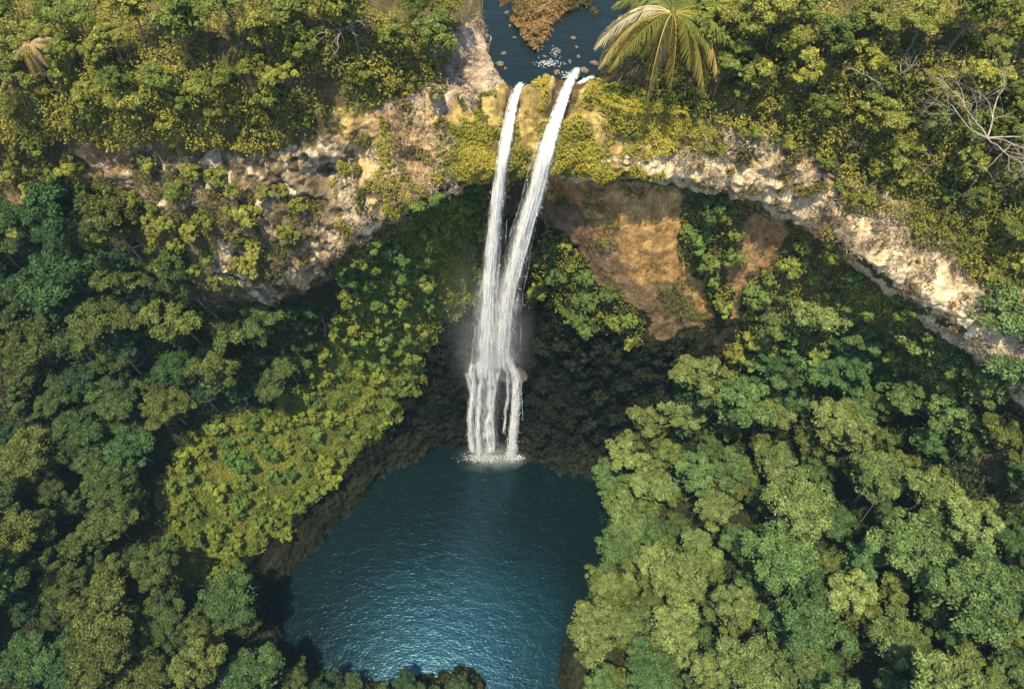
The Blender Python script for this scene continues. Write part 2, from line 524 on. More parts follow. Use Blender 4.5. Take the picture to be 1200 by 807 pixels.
vA0 = fbm(T, 2.0, 3, 77)
NOTCH = inside(U0, V0, [(592, 88), (618, 88), (612, 118), (602, 140), (588, 140), (594, 112)]) | inside(U0, V0, [(652, 78), (700, 80), (684, 104), (664, 140), (636, 140), (650, 108)])
NOTCH &= (ROW > 6.3)
Z['rimline'] = (ROW > 6.05) & (ROW < 6.52 + .15 * vA0) & (U0 > 285)
for k_ in ('brown', 'gully'):
    Z[k_] &= ROW < 6.0
Z['band'] |= (ROW > 6.3) & (ROW < 7.2) & (U0 > 545) & (U0 < 870)
# surface relief
base_amp = 0.35 * np.ones((nt_, ns_))
rocky = (Z['rim_pale'] | Z['rimline'] | Z['leftrock'] | Z['scree'] | Z['tan'] | Z['wet'] | Z['bankrock'])
base_amp[rocky] = 0.75
base_amp[Z['brown'] | Z['gully']] = 0.13
base_amp[bed] = 0.08
base_amp[island] = 0.15
base_amp[Z['rim_white']] = 0.5
base_amp[Z['band']] = 0.55
base_amp[NOTCH] = 0.05
base_amp *= np.clip((11 - ROW), 0, 1) 
k = np.ones((3, 3))
for _ in range(6):                                                   # soften the changes of relief
    base_amp[1:-1, 1:-1] = (base_amp[1:-1, 1:-1] * 2 + base_amp[:-2, 1:-1] + base_amp[2:, 1:-1] + base_amp[1:-1, :-2] + base_amp[1:-1, 2:]) / 6
stretch = T * np.array([1, 1, 0.8])
big = fbm(stretch, 7.0, 2, 31)
rid = 1 - 2 * np.abs(fbm(stretch, 2.6, 4, 41, 0.55))
fine = fbm(stretch, 0.9, 3, 51)
disp = base_amp * (0.9 * big + 0.9 * rid + 0.45 * fine)
calm = np.clip(ROW / 1.0, 0, 1) * np.where(ROW > 9.5, .5, 1)
T = T + NRM * (disp * calm)[..., None]
soft = NOTCH.astype(float)
for _ in range(22):
    soft[1:-1, 1:-1] = (soft[1:-1, 1:-1] * 2 + soft[:-2, 1:-1] + soft[2:, 1:-1] + soft[1:-1, :-2] + soft[1:-1, 2:]) / 6
T = T - NRM * (soft * .6)[..., None]
# gullies that run down the bare brown face
Ug = U0 * 0.06
T[Z['brown']] += (NRM * (np.sin(Ug + fbm(T, 9, 2, 61) * 2.2) * 0.2)[..., None])[Z['brown']]
NRM = grid_normals(T)
if FLIP:
    NRM = -NRM
U1, V1, DEP = project(T)

# colours of the ground
COLR = np.empty((nt_, ns_, 3))
COLR[:] = (.028, .030, .017)
vA = fbm(T, 3.0, 4, 71)[..., None]
vB = fbm(T, 1.1, 3, 81)[..., None]


def paint(mask, c0, c1, k=None):
    t = np.clip(0.5 + 0.6 * (vA if k is None else k), 0, 1)
    cc = np.array(c0) * (1 - t) + np.array(c1) * t
    COLR[mask] = cc[mask]


paint(ROW > 6.4, (.07, .065, .03), (.15, .12, .06))
paint((ROW > 5) & (ROW < 6.5), (.07, .06, .035), (.12, .09, .05))
paint(Z['spur'], (.09, .10, .025), (.16, .15, .04))
paint(Z['wet'], (.004, .006, .0055), (.012, .014, .011))  # wet rock taken near black so the colour holds the hollow's shade
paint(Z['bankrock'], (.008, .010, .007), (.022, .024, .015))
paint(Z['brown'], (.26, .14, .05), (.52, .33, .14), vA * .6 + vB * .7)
paint(Z['brown'] & blob((640, 215), (672, 245), (742, 320), (800, 345), (840, 392), (780, 395), (730, 352), (640, 270)), (.13, .085, .05), (.27, .185, .11), vA * .6 + vB * .7)  # darker patch paints the diagonal shadow across the brown face
paint(Z['gully'], (.26, .14, .06), (.42, .27, .14))
paint(Z['band'], (.10, .085, .03), (.52, .39, .15), vA * .7 + vB * .8)
paint(Z['tan'], (.26, .18, .09), (.58, .42, .23))
paint(Z['scree'], (.20, .15, .11), (.55, .44, .34), vB)
paint(Z['leftrock'], (.06, .055, .035), (.30, .23, .15), vB)
paint(Z['leftearth'], (.18, .12, .06), (.32, .22, .12))
paint(Z['rim_pale'], (.28, .21, .11), (.64, .51, .33))
paint(Z['rim_white'], (.54, .41, .25), (.80, .66, .45), vB)
STREAK = fbm(T * np.array([1, 1, .35]), .9, 3, 91)
Z['leftpale'] = (Z['leftpale'] & (STREAK > -.25)) | (Z['leftrock'] & (STREAK > .58))
paint(Z['leftpale'], (.32, .26, .18), (.60, .51, .38), vB)
paint(Z['rimline'], (.50, .38, .22), (.74, .60, .38), vB)
paint(NOTCH, (.08, .06, .035), (.16, .12, .07), vB)
paint(bed, (.03, .028, .02), (.07, .055, .04))
paint(island, (.07, .05, .025), (.20, .12, .05), vB)
paint(ROW < 0.98, (.02, .03, .03), (.03, .04, .04))

idx = np.arange(nt_ * ns_).reshape(nt_, ns_)
quads = np.stack([idx[:-1, :-1], idx[1:, :-1], idx[1:, 1:], idx[:-1, 1:]], -1).reshape(-1, 4)
q0 = T.reshape(-1, 3)[quads[len(quads) // 2]]
if np.cross(q0[1] - q0[0], q0[2] - q0[0]).dot(NRM.reshape(-1, 3)[quads[len(quads) // 2][0]]) < 0:
    quads = quads[:, ::-1]
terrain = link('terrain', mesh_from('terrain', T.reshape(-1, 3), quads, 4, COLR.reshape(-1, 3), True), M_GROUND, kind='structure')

# points on the ground with the area each stands for, for planting
AREA = np.zeros((nt_, ns_))
du = np.linalg.norm(np.gradient(T, axis=0), axis=-1)
dv = np.linalg.norm(np.gradient(T, axis=1), axis=-1)
AREA = du * dv
FT, FN, FA = T.reshape(-1, 3), NRM.reshape(-1, 3), AREA.ravel()
FU, FV, FROW, FDEP = U1.ravel(), V1.ravel(), ROW.ravel(), DEP.ravel()
FUJ, FVJ = UJ.ravel(), VJ.ravel()
FZ = {k_: m_.ravel() for k_, m_ in Z.items()}
FBED, FISL, FNOT = bed.ravel(), island.ravel(), (soft > .08).ravel()
FACING = ((FN * (np.array([0, 0, ZC]) - FT)).sum(1) > 0)
IN_VIEW = (FU > -60) & (FU < 1260) & (FV > -60) & (FV < 870) & (FDEP > 1)


def spread(ii, g):
    """points anywhere in the ground cells that start at vertices ii"""
    a, b = g.uniform(0, 1, (2, len(ii), 1))
    i1 = np.minimum(ii + ns_, len(FT) - 1)
    i2 = np.where(ii % ns_ == ns_ - 1, ii, ii + 1)
    return FT[ii] + a * (FT[i1] - FT[ii]) + b * (FT[i2] - FT[ii])


def pick(mask, n, g):
    """n ground points drawn by area"""
    ii = np.flatnonzero(mask)
    if len(ii) == 0:
        return ii
    w = FA[ii]
    return g.choice(ii, size=n, p=w / w.sum())


# ------------------------------------------------------------------ water
# pool: a closed body of turbid water whose rim is buried in the banks
shore = T[:, NROW_STEPS[0], :2]
keep = (shore[:, 1] > -58)
ring = shore[keep]
cen = ring.mean(0)
dirs = np.gradient(ring, axis=0)
nrm2 = np.stack([-dirs[:, 1], dirs[:, 0]], 1)
nrm2 /= np.linalg.norm(nrm2, axis=1)[:, None] + 1e-9
test = ring + nrm2
if np.linalg.norm(test[len(test) // 2] - POOL_C[:2]) < np.linalg.norm(ring[len(ring) // 2] - POOL_C[:2]):
    nrm2 = -nrm2
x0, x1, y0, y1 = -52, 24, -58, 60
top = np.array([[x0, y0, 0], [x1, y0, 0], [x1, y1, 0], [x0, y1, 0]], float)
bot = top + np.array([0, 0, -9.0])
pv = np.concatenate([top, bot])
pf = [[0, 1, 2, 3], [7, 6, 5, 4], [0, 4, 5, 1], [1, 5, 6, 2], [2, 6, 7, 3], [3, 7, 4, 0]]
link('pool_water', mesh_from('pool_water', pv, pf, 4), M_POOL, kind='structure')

# river above the lip: a thin sheet whose front follows the lip
def strip(pts_uv, z):
    return np.array([P(u, v, z) for u, v in pts_uv])


lipL = [(556, 60), (570, 88), (590, 104), (604, 108), (616, 107), (632, 101), (655, 93), (672, 91), (690, 93), (705, 86), (735, 70)]
front = strip(lipL, 79.86)
back = front.copy()
back[:, 1] = 160
back[:, 0] = np.linspace(-9, 22, len(back))
gv, gf = [], []
nseg = 40
for i in range(len(front)):
    for j in range(nseg + 1):
        gv.append(front[i] + (back[i] - front[i]) * (j / nseg))
for i in range(len(front) - 1):
    for j in range(nseg):
        a = i * (nseg + 1) + j
        gf.append([a, a + nseg + 1, a + nseg + 2, a + 1])
link('river_water', mesh_from('river_water', np.array(gv), gf, 4), M_RIVER, kind='structure')


# ------------------------------------------------------------------ foliage
def lumpy_crown(seed, rad, height, n_puff, per_puff, leaf, flat=0.55, gaps=0.0):
    """a crown of many leaf puffs over a broad dome, each puff a cloud of separate leaves"""
    g = np.random.default_rng(seed)
    V, F, C, n = [], [], [], 0
    # big boughs first, puffs gather round them so that the outline is uneven
    nb = max(4, n_puff // 8)
    ba = np.arange(nb) * 2.399 + g.uniform(0, 6)
    br = rad * np.sqrt((np.arange(nb) + .5) / nb) * g.uniform(.6, .88, nb)
    bh = height * (1 - (br / rad) ** 2 * .75) * g.uniform(.7, 1.05, nb)
    for i in range(n_puff):
        b = i % nb
        th = g.uniform(0, 2 * math.pi)
        rr = rad * 0.36 * math.sqrt(g.uniform(0, 1))
        px = br[b] * math.cos(ba[b]) + rr * math.cos(th)
        py = br[b] * math.sin(ba[b]) + rr * math.sin(th)
        pz = bh[b] - (rr / rad) ** 2 * height * 2.2 + g.normal() * height * .05
        pr = rad * g.uniform(.13, .22)
        m = int(per_puff * (pr / (rad * .17)) ** 1.5)
        d = g.normal(size=(m, 3))
        d /= np.linalg.norm(d, axis=1)[:, None]
        d[:, 2] = np.abs(d[:, 2]) * 1.15 - .38
        cen = np.array([px, py, pz]) + d * pr * g.uniform(.55, 1.06, (m, 1)) * np.array([1, 1, flat + .2])
        nr = d * .8 + g.normal(size=(m, 3)) * .5 + np.array([0, 0, .55])
        v, f = leaf_quads(cen, nr, leaf * g.uniform(.7, 1.4, m), leaf * g.uniform(.4, .7, m), g=g)
        tone = g.uniform(.72, 1.25) * g.uniform(.6, 1.42, (m, 1)) * np.ones((m, 3))
        hue = g.normal(size=(m, 1)) * .07 + g.normal() * .04
        tone = tone * (1 + hue * np.array([1.0, .15, -.8]))
        V.append(v); F.append(f + n); C.append(np.repeat(tone, 4, 0)); n += len(v)
    # sparse inner leaves close the view into the crown
    m = n_puff * per_puff // 7
    d = g.normal(size=(m, 3))
    d /= np.linalg.norm(d, axis=1)[:, None]
    cen = d * np.array([rad * .8, rad * .8, height * .5]) * g.uniform(.2, 1, (m, 1)) + np.array([0, 0, height * .15])
    v, f = leaf_quads(cen, g.normal(size=(m, 3)) + np.array([0, 0, .6]), leaf * 1.5 * np.ones(m), leaf * np.ones(m), g=g)
    V.append(v); F.append(f + n); C.append(np.full((len(v), 3), .8))
    return mesh_from('crown', np.concatenate(V), np.concatenate(F), 4, np.concatenate(C))


def trunk_mesh(seed, h, rad, spread):
    g = np.random.default_rng(seed)
    G = Geo()
    zz = np.linspace(-1.5, h, 8)
    bend = np.stack([np.cumsum(g.normal(size=8) * .12), np.cumsum(g.normal(size=8) * .12), zz], 1)
    r0 = max(.09, h * .03)
    G.tube(bend, np.linspace(r0, r0 * .55, 8), 7)
    for k_ in range(6):
        a = k_ * 2.4 + g.uniform(-.4, .4)
        s = bend[5 if k_ % 2 else 7]
        L = spread * g.uniform(.6, .85)
        t = np.linspace(0, 1, 6)[:, None]
        e = np.array([math.cos(a) * L, math.sin(a) * L, L * g.uniform(.35, .7)])
        pts = s + t * e + np.array([0, 0, -.25]) * np.sin(t * 3.1) * L * .5
        G.tube(pts, np.linspace(r0 * .5, r0 * .15, 6), 5)
    return G.build('trunk', True)


BV = [(4.4, 3.4, 64, 105, .36, .55), (4.6, 2.6, 80, 90, .33, .4), (4.0, 4.2, 56, 120, .38, .8), (4.8, 3.0, 52, 110, .46, .5), (4.2, 3.6, 90, 85, .30, .6), (3.7, 4.4, 44, 150, .34, .9), (4.9, 3.2, 74, 90, .40, .45)]
broad = [(lumpy_crown(100 + i, *b_), trunk_mesh(200 + i, 8.0, 4.4, 3.6), 8.0 + (i % 3 - 1) * 1.0) for i, b_ in enumerate(BV)]
SV = [(3.0, 2.8, 46, 95, .30, .55), (3.3, 2.2, 56, 85, .26, .4), (2.6, 3.4, 36, 120, .34, .8), (3.1, 2.5, 64, 75, .28, .5), (2.8, 2.6, 34, 110, .40, .6), (3.4, 2.9, 50, 95, .32, .5)]
slim = [(lumpy_crown(120 + i, *b_), trunk_mesh(220 + i, 5.0, 3.0, 2.3), 5.0) for i, b_ in enumerate(SV)]
bushy = [(lumpy_crown(140 + i, 1.55, 1.25, 26, 60, .25), trunk_mesh(240 + i, 1.0, 1.5, 1.2), 0.8) for i in range(5)]
for kind_ in (broad, slim, bushy):
    for cm, tm, _ in kind_:
        cm.materials.append(M_TREE)
        tm.materials.append(M_BARK)

PLANTED = []


def plant(mask, spacing, tries, kindlist, name, cat, tint, scale, seed, group, word, lean=0.0, limit=400, gap_to=None):
    g = np.random.default_rng(seed)
    placed = []
    cand = pick(mask & ~FNOT & ~FZ['rimline'], tries, g)
    cpos = spread(cand, g)
    pts = []
    for i, p in zip(cand, cpos):
        s = g.uniform(*scale)
        ok = True
        for q, s2 in pts:
            dd = p - q
            if dd[0] ** 2 + dd[1] ** 2 + (dd[2] * .75) ** 2 < (spacing * (s + s2) * .5) ** 2:
                ok = False
                break
        if not ok:
            continue
        cm, tm, h = kindlist[g.integers(len(kindlist))]
        hh = h * s
        nrm = FN[i]
        top = p + np.array([0, 0, hh])
        u, v, dep = project(top)
        if dep < 5 or u < -90 or u > 1290 or v < -70 or v > 900:
            continue
        pts.append((p, s))
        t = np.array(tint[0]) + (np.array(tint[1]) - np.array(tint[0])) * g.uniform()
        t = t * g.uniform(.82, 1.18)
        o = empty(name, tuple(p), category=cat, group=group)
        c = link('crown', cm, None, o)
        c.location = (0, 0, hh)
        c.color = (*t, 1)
        tr = link('trunk', tm, None, o)
        o.rotation_euler = (g.normal() * .05 + nrm[1] * -lean, g.normal() * .05 + nrm[0] * lean, g.uniform(0, 6.28))
        if lean:
            o.rotation_mode = 'ZYX'
            o.rotation_euler = (-nrm[1] * lean, nrm[0] * lean, 0)
            c.rotation_euler = (0, 0, g.uniform(0, 6.28))
        o.scale = (s, s, s * g.uniform(.88, 1.12))
        c.location = (0, 0, h)
        o['_u'], o['_v'], o['_s'] = float(u), float(v), float(s)
        o['_word'] = word
        o['_t'] = [float(x) for x in t]
        placed.append(o)
        if len(placed) >= limit:
            break
    PLANTED.extend(placed)
    return placed


def zone(*poly):
    return inside(FUJ, FVJ, poly) & FACING & ~FBED


F_RIGHT = zone((706, 640), (712, 560), (760, 500), (800, 450), (870, 420), (960, 400), (1030, 372), (1090, 388), (1150, 430), (1330, 560), (1330, 960), (668, 960), (690, 800), (690, 720))
F_LEFT = zone((-220, 300), (60, 285), (200, 330), (290, 375), (380, 392), (330, 470), (235, 500), (190, 560), (180, 640), (215, 700), (290, 720), (320, 790), (300, 960), (-220, 960))
F_BOTTOM = zone((300, 790), (385, 800), (470, 800), (560, 795), (570, 960), (280, 960))
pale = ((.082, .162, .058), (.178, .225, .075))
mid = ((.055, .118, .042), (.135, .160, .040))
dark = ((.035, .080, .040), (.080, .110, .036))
olive = ((.125, .175, .042), (.255, .260, .058))

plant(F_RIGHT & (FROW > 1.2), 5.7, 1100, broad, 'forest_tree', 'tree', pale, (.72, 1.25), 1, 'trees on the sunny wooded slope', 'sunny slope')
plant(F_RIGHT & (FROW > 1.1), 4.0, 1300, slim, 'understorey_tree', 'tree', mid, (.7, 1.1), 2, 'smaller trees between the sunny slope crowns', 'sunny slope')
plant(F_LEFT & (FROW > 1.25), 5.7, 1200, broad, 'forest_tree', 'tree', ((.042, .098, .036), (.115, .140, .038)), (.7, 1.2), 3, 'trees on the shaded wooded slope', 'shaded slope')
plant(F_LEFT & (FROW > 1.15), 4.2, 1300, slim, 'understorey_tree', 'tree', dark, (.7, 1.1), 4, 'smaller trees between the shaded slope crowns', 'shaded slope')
plant(F_BOTTOM, 3.4, 200, slim, 'shore_tree', 'tree', dark, (.45, .8), 5, 'dark trees on the near shore', 'near shore')
# plateau
UPL = zone((-120, -160), (530, -160), (520, 60), (500, 95), (430, 115), (390, 140), (330, 165), (190, 165), (90, 160), (-120, 175))
UPR = zone((760, -160), (745, 60), (790, 115), (860, 140), (950, 160), (1040, 215), (1130, 270), (1220, 340), (1330, 400), (1330, -160))
plant(UPL, 3.4, 2600, slim, 'plateau_tree', 'tree', olive, (.55, 1.05), 6, 'trees on the plateau beside the dead palms', 'left plateau')
plant(UPR, 3.4, 2600, slim, 'plateau_tree', 'tree', olive, (.5, .95), 7, 'trees on the plateau beside the bleached tree', 'right plateau')
CLIFFL = zone((-120, 180), (60, 175), (200, 205), (300, 210), (390, 240), (330, 330), (270, 340), (200, 320), (60, 290), (-120, 300)) & ~FZ['leftpale'] & ~FZ['leftearth']
plant(CLIFFL & ~(FZ['leftrock'] & (fbm(FT, 4, 2, 305) > .3)), 2.4, 700, bushy, 'cliff_bush', 'bush', olive, (.6, 1.3), 8, 'bushes on the broken left cliff', 'left cliff', lean=.5)
CAV = zone((440, 262), (500, 228), (560, 212), (575, 330), (545, 370), (500, 410), (430, 410), (380, 380), (400, 310)) | zone((610, 285), (650, 272), (690, 300), (730, 350), (760, 395), (700, 390), (620, 345)) | zone((800, 218), (835, 218), (890, 240), (870, 300), (850, 360), (800, 330), (785, 280)) | zone((930, 262), (980, 290), (1020, 330), (1000, 400), (900, 430), (850, 420), (870, 370), (900, 320)) | zone((930, 258), (1045, 328), (1128, 388), (1170, 440), (1100, 470), (1000, 430), (940, 380))
CAV &= (FROW < 6.05) & ~FZ['gully'] & ~FZ['brown']
plant(CAV, 2.4, 1300, bushy, 'cliff_bush', 'bush', ((.09, .17, .05), (.22, .24, .05)), (.7, 1.5), 9, 'bushes on the hollow wall under the rim', 'hollow wall', lean=.7)
SPUR = FZ['spur'] & FACING
plant(SPUR, 2.2, 1200, bushy, 'slope_bush', 'bush', ((.085, .165, .042), (.190, .230, .042)), (.6, 1.5), 10, 'bushes on the grassy spur', 'grassy spur', lean=.3)
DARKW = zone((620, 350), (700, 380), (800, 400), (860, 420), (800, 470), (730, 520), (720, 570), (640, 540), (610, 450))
plant(DARKW, 3.0, 300, bushy, 'wall_bush', 'bush', ((.009, .017, .011), (.017, .026, .013)), (.6, 1.3), 11, 'dark bushes on the wet wall beside the falls', 'wet wall', lean=.7)  # bush tint blackened to paint in the shadow beside the falls
RIMB = zone((700, 110), (790, 125), (870, 160), (950, 200), (1040, 260), (1130, 315), (1220, 390), (1300, 470), (1260, 300), (1100, 215), (950, 150), (800, 90))
plant(RIMB & ~FZ['rim_white'], 2.8, 300, bushy, 'rim_bush', 'bush', olive, (.4, 1.0), 12, 'bushes on the pale rim rock', 'pale rim', lean=.3)


# uncountable low growth: leaves standing on the ground
def low_growth(name, mask, n, leaf, c0, c1, seed, lift=.25, up=.5, mat=None, narrow=.45):
    g = np.random.default_rng(seed)
    ii = pick(mask & FACING & IN_VIEW & ~FNOT & ~FZ['rimline'], n, g)
    p = spread(ii, g)
    clump = np.clip(.5 + fbm(FT[ii], 1.6, 3, seed + 5) * .8, 0, 1)
    keep = g.uniform(size=n) < .35 + .65 * clump
    p, ii, clump = p[keep], ii[keep], clump[keep]
    m = len(p)
    p = p + FN[ii] * (g.uniform(0, 1, (m, 1)) * lift * (.5 + 1.6 * clump[:, None]))
    nr = FN[ii] * .7 + g.normal(size=(m, 3)) * .55 + np.array([0, 0, up])
    v, f = leaf_quads(p, nr, leaf * g.uniform(.6, 1.5, m), leaf * narrow * g.uniform(.7, 1.4, m), g=g)
    t = np.clip(fbm(p, 4.0, 3, seed + 9)[:, None] * .7 + .5 + g.normal(size=(m, 1)) * .15, 0, 1)
    c = (np.array(c0) * (1 - t) + np.array(c1) * t) * g.uniform(.7, 1.3, (m, 1))
    return link(name, mesh_from(name, v, f, 4, np.repeat(c, 4, 0)), mat or M_COVER, kind='stuff')


forest = (F_RIGHT | F_LEFT | F_BOTTOM)
low_growth('undergrowth', forest, 150000, .42, (.025, .048, .020), (.06, .09, .03), 21, .7)
low_growth('spur_grass', FZ['spur'], 170000, .26, (.08, .13, .026), (.20, .22, .04), 22, .35)
low_growth('band_grass', FZ['band'] & ~FZ['scree'] & ~FZ['rim_white'] & (fbm(FT, 2.2, 4, 301) > np.where(FZ['tan'] | (FU < 555), .3, -.22)), 90000, .21, (.13, .16, .028), (.42, .37, .06), 23, .3)
low_growth('plateau_scrub', (UPL | UPR | RIMB) & ~FZ['rim_white'] & (fbm(FT, 3.5, 3, 302) > -.6), 260000, .26, (.11, .135, .028), (.32, .29, .06), 24, .9)
low_growth('cliff_scrub', CLIFFL & (fbm(FT, 2.8, 3, 303) > np.where(FZ['leftrock'], -.05, -.3)), 40000, .26, (.08, .085, .025), (.18, .15, .05), 25, .45)
low_growth('hanging_plants', CAV, 60000, .30, (.08, .115, .028), (.25, .25, .05), 26, .5)
low_growth('creeping_plants', (FZ['brown'] | FZ['gully']) & (fbm(FT, 2.4, 4, 309) > .40), 5000, .26, (.06, .08, .024), (.16, .17, .045), 28, .3)
low_growth('wall_moss', (DARKW | FZ['wet'] | (FROW < 1.55) & (FROW > 1.02)) & (fbm(FT, 3.0, 3, 304) > -.15), 50000, .30, (.007, .014, .008), (.020, .030, .013), 27, .3)  # moss leaves toned near black, with the wall's shade in their colour

# ------------------------------------------------------------------ the falls
M_FALL, nt, out = new_mat('falling_water')
tc = N(nt, 'ShaderNodeTexCoord')
mp = N(nt, 'ShaderNodeMapping')
mp.inputs['Scale'].default_value = (3.0, 3.0, 0.30)
ns = N(nt, 'ShaderNodeTexNoise', Scale=1.0, Detail=5.0, Roughness=0.65)
rr = N(nt, 'ShaderNodeMapRange')
rr.inputs[1].default_value, rr.inputs[2].default_value = 0.36, 0.66
df = N(nt, 'ShaderNodeBsdfDiffuse')
df.inputs['Color'].default_value = (.85, .90, .95, 1)
tl = N(nt, 'ShaderNodeBsdfTranslucent')
tl.inputs['Color'].default_value = (.90, .92, .93, 1)
tp = N(nt, 'ShaderNodeBsdfTransparent')
m1 = N(nt, 'ShaderNodeMixShader')
m1.inputs[0].default_value = .30
ge = N(nt, 'ShaderNodeNewGeometry')
va = N(nt, 'ShaderNodeVectorMath', operation='ADD')
va.inputs[1].default_value = (0, -.25, 1.6)
vn = N(nt, 'ShaderNodeVectorMath', operation='NORMALIZE')
nt.links.new(ge.outputs['Normal'], va.inputs[0])
nt.links.new(va.outputs[0], vn.inputs[0])
nt.links.new(vn.outputs[0], df.inputs['Normal'])
m2 = N(nt, 'ShaderNodeMixShader')
at = N(nt, 'ShaderNodeAttribute', attribute_name='cover')
mu = N(nt, 'ShaderNodeMath', operation='MULTIPLY')
nt.links.new(tc.outputs['Object'], mp.inputs[0])
nt.links.new(mp.outputs[0], ns.inputs[0])
nt.links.new(ns.outputs['Fac'], rr.inputs[0])
nt.links.new(rr.outputs[0], mu.inputs[0])
nt.links.new(at.outputs['Fac'], mu.inputs[1])
nt.links.new(mu.outputs[0], m2.inputs[0])
nt.links.new(df.outputs[0], m1.inputs[1])
nt.links.new(tl.outputs[0], m1.inputs[2])
nt.links.new(tp.outputs[0], m2.inputs[1])
nt.links.new(m1.outputs[0], m2.inputs[2])
nt.links.new(m2.outputs[0], out.inputs[0])


def resample(pts, n):
    pts = np.asarray(pts, float)
    d = np.concatenate([[0], np.cumsum(np.linalg.norm(np.diff(pts, axis=0), axis=1))])
    t = np.linspace(0, d[-1], n)
    r = np.stack([np.interp(t, d, pts[:, k_]) for k_ in range(pts.shape[1])], 1)
    for _ in range(4):
        r[1:-1] = (r[:-2] + 2 * r[1:-1] + r[2:]) / 4
    return r


def stream(name, path, widths, n_fil, seed, parent, thick=.5, rad=(.06, .13), dens=(.6, 1.0), short=.35, veil=1.0):
    """threads of falling water spread over the stream's width and depth"""
    g = np.random.default_rng(seed)
    base = resample(np.concatenate([path, np.array(widths)[:, None]], 1), 90)
    pts, wid = base[:, :3], base[:, 3]
    G = Geo()
    for k_ in range(n_fil // 3):
        a = np.clip(g.normal() * .48, -1.1, 1.1)
        dpt = g.normal() * thick
        t0 = 0 if g.uniform() > short else g.uniform(0, .7)
        t1 = 1 if g.uniform() > short else min(1, t0 + g.uniform(.2, .6))
        i0, i1 = int(t0 * 89), max(int(t1 * 89), int(t0 * 89) + 8)
        i1 = min(i1, 89)
        if i1 - i0 < 6:
            i0 = i1 - 6
        ii = np.arange(i0, i1 + 1)
        s = ii / 89
        wob = np.cumsum(g.normal(size=len(ii)) * .06)
        off = (a + wob * .4) * wid[ii] * .5
        p = pts[ii].copy()
        p[:, 0] += off
        p[:, 1] -= np.abs(dpt) * np.clip(s * 3, 0.1, 1) * .8
        p[:, 2] += g.normal() * .1
        r = g.uniform(*rad) * (.6 + .7 * s) * (1 + .35 * np.sin(s * g.uniform(20, 50) + g.uniform(0, 6)))
        r[0] *= .4
        r[-1] *= .3
        G.tube(p, r * .8, 5, np.full(3, .55 * g.uniform(*dens)), .7)
    for lay in range(7):                                          # veils: curved sheets, thin at their sides
        na = 15
        aa = np.linspace(-1, 1, na)
        sl = np.linspace(0, 1, 90)
        sway = fbm(np.stack([sl * 9 + seed, np.full(90, lay * 3.7), np.zeros(90)], 1), 1.0, 3, seed) * .16
        ww = wid * (.42 + .10 * lay) * (1 + .25 * fbm(np.stack([sl * 14, np.full(90, lay * 5.1 + 9), np.zeros(90)], 1), 1.0, 2, seed + 1))
        X = pts[:, None, 0] + (aa[None] * .5 + sway[:, None] * .5) * ww[:, None]
        Y = pts[:, None, 1] - (1 - aa[None] ** 2) * np.minimum(ww, 2.2)[:, None] * .26 - (lay - 3) * .05 + .05 + 0 * sl[:, None]
        Zc = pts[:, None, 2] + 0 * aa[None]
        ed = (1 - aa[None] ** 2) ** 1.3 * np.clip(sl[:, None] / .02 + .5, 0, 1) * np.clip((1.0 - sl[:, None]) / .06 + .25, 0, 1)
        ed = ed * veil * (1.0 - .5 * (lay / 6))
        iq = np.arange(90 * na).reshape(90, na)
        fq = np.stack([iq[:-1, :-1], iq[:-1, 1:], iq[1:, 1:], iq[1:, :-1]], -1).reshape(-1, 4)
        G.add(np.stack([X, Y, Zc], -1).reshape(-1, 3), fq, np.repeat(ed.reshape(-1, 1), 3, 1))
    nd = n_fil * 8                                               # loose drops and clots around the threads
    s = g.uniform(0, 1, nd)
    ii = np.minimum((s * 89).astype(int), 88)
    p = pts[ii] + (pts[ii + 1] - pts[ii]) * (s * 89 - ii)[:, None]
    p[:, 0] += g.normal(size=nd) * wid[ii] * .30
    p[:, 1] -= np.abs(g.normal(size=nd)) * thick * np.clip(s * 3, .2, 1)
    v, f = leaf_quads(p, g.normal(size=(nd, 3)) + np.array([0, -1.2, .6]), g.uniform(.12, .6, nd), g.uniform(.04, .10, nd), spin=np.array([1.0, 0, 0]) + g.normal(size=(nd, 3)) * .25, g=g)
    G.add(v, f, np.repeat(g.uniform(*dens, (nd, 1)), 4, 0) * np.ones(3))
    return link(name, G.build(name, True), M_FALL, parent)


def fall_thing(name, loc, label):
    return empty(name, loc, category='waterfall', label=label, group='the two plunging streams of the waterfall')


t = fall_thing('waterfall', (0, 0, 0), 'slim white waterfall stream dropping from the wooded side of the river lip')


def clear_path(head, uv, foot):
    """a falling line that stays in front of the rock it passes"""
    pts_, D = [np.array(h_) for h_ in head], head[-1][1]
    for u_, v_ in uv:
        m_ = (np.abs(FU - u_) < 7) & (np.abs(FV - v_) < 7) & FACING & (FDEP > 1)
        D = min(D - .05, (FT[m_, 1].min() if m_.any() else 99) - .55)
        pts_.append(Q(u_, v_, D))
    if foot:
        pts_.append(np.array([pts_[-1][0], D - .05, .05]))
    return np.array(pts_)


def ground_min(u, v):
    m_ = (np.abs(FU - u) < 7) & (np.abs(FV - v) < 7) & FACING & (FDEP > 1)
    return FT[m_, 1].min()


